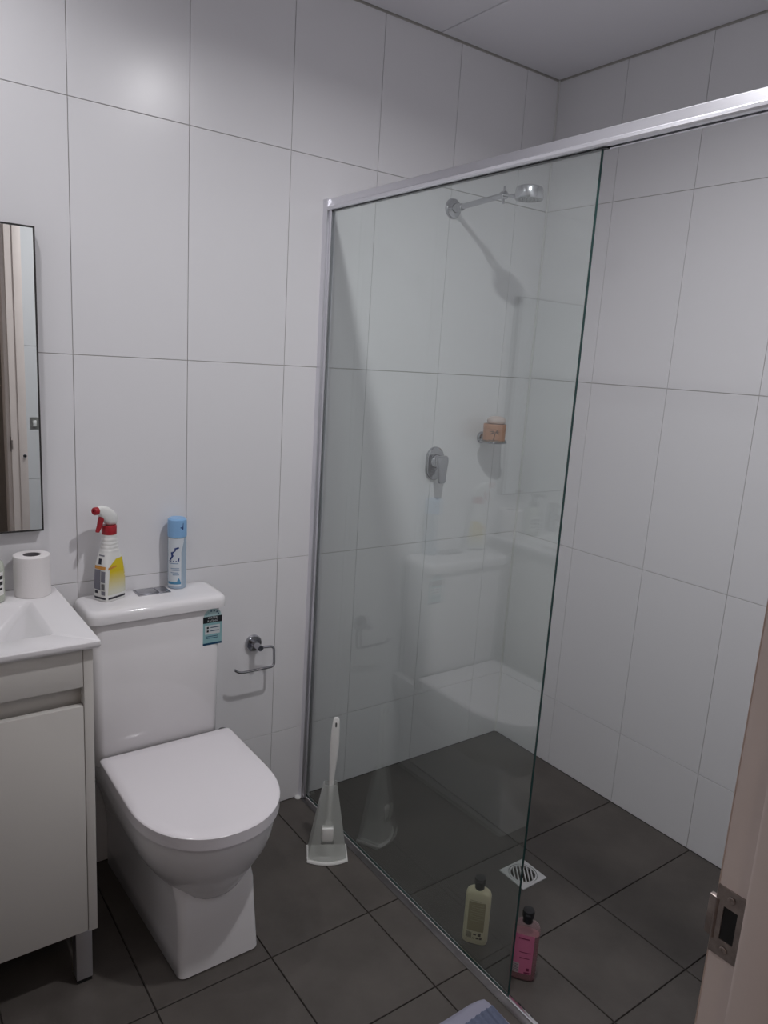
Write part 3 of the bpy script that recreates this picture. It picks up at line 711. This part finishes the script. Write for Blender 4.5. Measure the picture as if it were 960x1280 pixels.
loft(bm, [flat(.060, .006, .006, 0), flat(.10, .0055, .0055, .001), flat(.22, .0065, .0055, .002), flat(.27, .0085, .006, .003), flat(.33, .0125, .0065, .005), flat(.37, .0135, .0065, .006), flat(.42, .012, .006, .007), flat(.450, .0095, .0052, .008), flat(.456, .006, .0035, .008)])
hd = finish('handle', bm, WHT, tb)
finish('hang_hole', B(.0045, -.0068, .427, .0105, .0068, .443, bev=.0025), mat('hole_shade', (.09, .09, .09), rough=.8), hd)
bm = bmesh.new(); box(bm, -.021, -.0345, .066, .015, -.010, .112, bev=.005, seg=3); box(bm, -.010, -.014, .060, .008, .006, .118, bev=.004, seg=2)
finish('brush_head', bm, WHT, tb)
bm = bmesh.new(); random.seed(5)
for i in range(120):
    xx, zz = random.uniform(-.020, .012), random.uniform(.070, .108); L = random.uniform(.006, .011)
    tube(bm, [(xx, -.011, zz), (xx + random.uniform(-.001, .001), -.009 + L, zz)], .0006, 4)
finish('bristles', bm, WHT, tb)['kind'] = 'stuff'

# ------------------------------------------------------------------ bottles on the shower floor
def bottle_rings(spec, N=44): return [[(x, y, z) for x, y in supe(a, b, n, N)] for z, a, b, n in spec]
def surf(spec, e):
    def f(u, v):
        for (z0, a0, b0, n0), (z1, a1, b1, n1) in zip(spec[:-1], spec[1:]):
            if z0 <= v <= z1:
                t = (v - z0) / (z1 - z0); a, b, n = a0 + (a1 - a0) * t, b0 + (b1 - b0) * t, n0 + (n1 - n0) * t
                x = max(-a * .98, min(a * .98, u)); return (x, -b * (1 - abs(x / a) ** n) ** (1 / n) - e, v)
        return (u, 0, v)
    return f
bspec = [(0, .029, .013, 3.2), (.002, .032, .0165, 3.2), (.008, .0335, .0185, 3), (.05, .0335, .019, 2.8), (.125, .0335, .019, 2.8), (.143, .033, .0185, 2.8), (.151, .030, .017, 2.6), (.156, .024, .0145, 2.4), (.158, .016, .0125, 2.2), (.160, .0115, .0115, 2), (.164, .0115, .0115, 2)]
def flipcap(t):
    bm = bmesh.new(); lathe(bm, [(.0125, .158), (.0125, .172), (.0132, .1725), (.0145, .173), (.0148, .186), (.0135, .190), (.006, .191)], 28)
    box(bm, -.0065, -.0165, .178, .0065, -.012, .185, bev=.002); finish('flip_cap', bm, BLK, t)
cb = thing('shampoo_bottle', 'cream coloured shampoo bottle with a black flip cap behind the glass on the shower floor', 'bottle', (-.868, -.817, 0), math.radians(-51))
bm = bmesh.new(); loft(bm, bottle_rings(bspec)); finish('bottle_body', bm, mat('cream_plastic', (.84, .76, .52), rough=.3, spec=.5, sss=.05), cb)
flipcap(cb)
bm = bmesh.new(); g0, g1 = surf(bspec, .0003), surf(bspec, .0006)
patch(bm, rect(-.022, .042, .022, .128), g0, 10, 4, 0)
patch(bm, rect(-.019, .130, .010, .1325), g0, 8, 1, 1)
for i, (a, b) in enumerate(((-.010, .018), (-.014, .020), (-.012, .018), (-.016, .019), (-.015, .020), (-.016, .017), (-.012, .02), (-.014, .018))): patch(bm, rect(a, .118 - i * .0065, b, .120 - i * .0065), g1, 6, 1, 1)
for i in range(7): patch(bm, rect(-.022 + i * .002, .020, -.021 + i * .002, .038), g1, 1, 1, 2)
for (a, b, c, d) in ((.008, .028, .016, .038), (.004, .019, .012, .024), (.013, .019, .019, .026), (-.004, .030, .004, .034), (-.006, .019, -.001, .022)): patch(bm, rect(a, b, c, d), g1, 2, 1, 2)
finish('label_print', bm, [mat('label_olive', (.38, .32, .17), rough=.4), mat('label_olive_text', (.52, .46, .28), rough=.4), mat('label_brown', (.10, .075, .045), rough=.4)], cb, smooth=30)
pk = thing('shower_gel_bottle', 'clear shower gel bottle with pink label and black flip cap at the glass edge', 'bottle', (-.846, -.968, 0), math.radians(-51))
bm = bmesh.new(); loft(bm, bottle_rings(bspec)); finish('bottle_body', bm, glass_mat('clear_pink_plastic', (.86, .72, .74), boost=1.2, haze=.2, hazecol=(.70, .50, .52), rough=.05), pk)
bm = bmesh.new(); loft(bm, bottle_rings([(z, a - .002, b - .002, n) for z, a, b, n in bspec[1:4]] + [(.128, .0315, .017, 2.8)])); finish('gel', bm, mat('pink_gel', (.58, .36, .38), rough=.2, trans=.4), pk)
flipcap(pk)
bm = bmesh.new()
patch(bm, rect(-.026, .022, .022, .132), g0, 10, 6, 0)
patch(bm, rect(-.026, .022, -.009, .050), g1, 4, 2, 1)
for i in range(5): patch(bm, rect(-.024, .026 + i * .0045, -.011, .028 + i * .0045), surf(bspec, .0009), 3, 1, 2)
for (a, b, c, d) in ((.009, .032, .016, .040), (.004, .024, .018, .028), (-.012, .082, .016, .084), (-.016, .120, .010, .123), (-.010, .066, .014, .068)): patch(bm, rect(a, b, c, d), g1, 4, 1, 3)
finish('label_print', bm, [mat('label_pink', (.62, .17, .30), rough=.35), mat('label_offwhite', (.55, .45, .47), rough=.4), mat('label_greyink', (.2, .15, .17), rough=.4), mat('label_maroon', (.20, .02, .07), rough=.4)], pk, smooth=30)

# ------------------------------------------------------------------ floor drain
dn_ = thing('floor_drain', 'square chrome floor drain with a round slotted grate in the shower floor', 'drain', (DRX, DRY, 0))
bm = bmesh.new(); N = 48; HS = .0505; RI = .0435
sq = []
for i in range(N):
    a = 2 * PI * i / N; c, s = math.cos(a), math.sin(a); k = HS / max(abs(c), abs(s)); sq.append((c * k, s * k))
ci = [(RI * math.cos(2 * PI * i / N), RI * math.sin(2 * PI * i / N)) for i in range(N)]
loft(bm, [[(x, y, -.01) for x, y in sq], [(x, y, .001) for x, y in sq], [(x * .98, y * .98, .002) for x, y in sq], [(x, y, .002) for x, y in ci], [(x, y, -.01) for x, y in ci]], cap0=False, cap1=False)
finish('drain_frame', bm, STEEL, dn_, smooth=30)
bm = bmesh.new()
loft(bm, [[(x * k, y * k, z) for x, y in ci] for k, z in ((.97, -.008), (.97, .0012), (.955, .002), (.85, .002), (.85, -.008))], cap0=False, cap1=False)
RG = RI * .86
for i in range(6):       # bars between the slots, running diagonally as in the photo
    c = -RG + (i + 1) * 2 * RG / 7
    h = math.sqrt(max(RG ** 2 - c ** 2, 0)); box(bm, c - .0017, -h, -.006, c + .0017, h, .002)
gr = finish('grate', bm, STEEL, dn_, smooth=0, rz=math.radians(-38))
finish('drain_pit', B(-.047, -.047, -.0105, .047, .047, -.0095), BLK, dn_, smooth=0)

# ------------------------------------------------------------------ bath mat
bmx = thing('bath_mat', 'blue grey ribbed bath mat with a plain paler end band on the floor', 'bath mat', (-1.27, -1.215, 0))
def mh(x, y):
    """local height of the mat's top: soft lumps"""
    return .014 + .006 * math.sin(9 * x + 4 * y) * math.cos(7 * y) + .010 * math.exp(-((x - .27) ** 2 + (y - .22) ** 2) / .006)
def sheet(x0, y0, x1, y1, nx, ny, hf, base=.0005):
    bm = bmesh.new(); top = {}; bot = {}
    for i in range(nx + 1):
        for j in range(ny + 1):
            x, y = x0 + (x1 - x0) * i / nx, y0 + (y1 - y0) * j / ny
            top[i, j] = bm.verts.new((x, y, hf(x, y))); bot[i, j] = bm.verts.new((x, y, base))
    for i in range(nx):
        for j in range(ny):
            bm.faces.new((top[i, j], top[i + 1, j], top[i + 1, j + 1], top[i, j + 1])); bm.faces.new((bot[i, j], bot[i, j + 1], bot[i + 1, j + 1], bot[i + 1, j]))
    for i in range(nx):
        bm.faces.new((bot[i, 0], bot[i + 1, 0], top[i + 1, 0], top[i, 0])); bm.faces.new((bot[i + 1, ny], bot[i, ny], top[i, ny], top[i + 1, ny]))
    for j in range(ny):
        bm.faces.new((bot[0, j + 1], bot[0, j], top[0, j], top[0, j + 1])); bm.faces.new((bot[nx, j], bot[nx, j + 1], top[nx, j + 1], top[nx, j]))
    return bm
_sheet = sheet
def sheet(x0, y0, x1, y1, nx, ny, hf, base=.0005):
    bm = _sheet(x0, y0, x1, y1, nx, ny, hf, base)
    for v in bm.verts:                      # round the mat's corners
        Rc = .045; a = (abs(v.co.x) - (.292 - Rc)) / Rc; b = (abs(v.co.y) - (.248 - Rc)) / Rc
        if a > 0 and b > 0:
            v.co.x = math.copysign(.292 - Rc + Rc * a * math.sqrt(1 - b * b / 2), v.co.x); v.co.y = math.copysign(.248 - Rc + Rc * b * math.sqrt(1 - a * a / 2), v.co.y)
    return bm
def edge(x, y, h):     # rounded outer edge
    d = min(.292 - abs(x), .248 - y); return h * min(1, .3 + .7 * max(d, 0) / .014)
finish('ribbed_field', sheet(-.278, -.235, .278, .205, 200, 40, lambda x, y: edge(x, y, mh(x, y)) + .0035 * max(0, math.sin(x * 2 * PI / .016)) ** .6), mat('mat_blue', (.125, .145, .215), rough=1, bump=.6, bscale=500, var=.15, vscale=90), bmx)
MB_ = mat('mat_band_lilac', (.30, .30, .38), rough=1, bump=.4, bscale=600)
finish('end_band', sheet(-.292, .205, .292, .248, 40, 8, lambda x, y: edge(x, y, mh(x, y))), MB_, bmx)
finish('side_hem', sheet(.278, -.24, .292, .205, 3, 40, lambda x, y: edge(x, y, mh(x, y))), MB_, bmx)
finish('side_hem', sheet(-.292, -.24, -.278, .205, 3, 40, lambda x, y: edge(x, y, mh(x, y))), MB_, bmx)
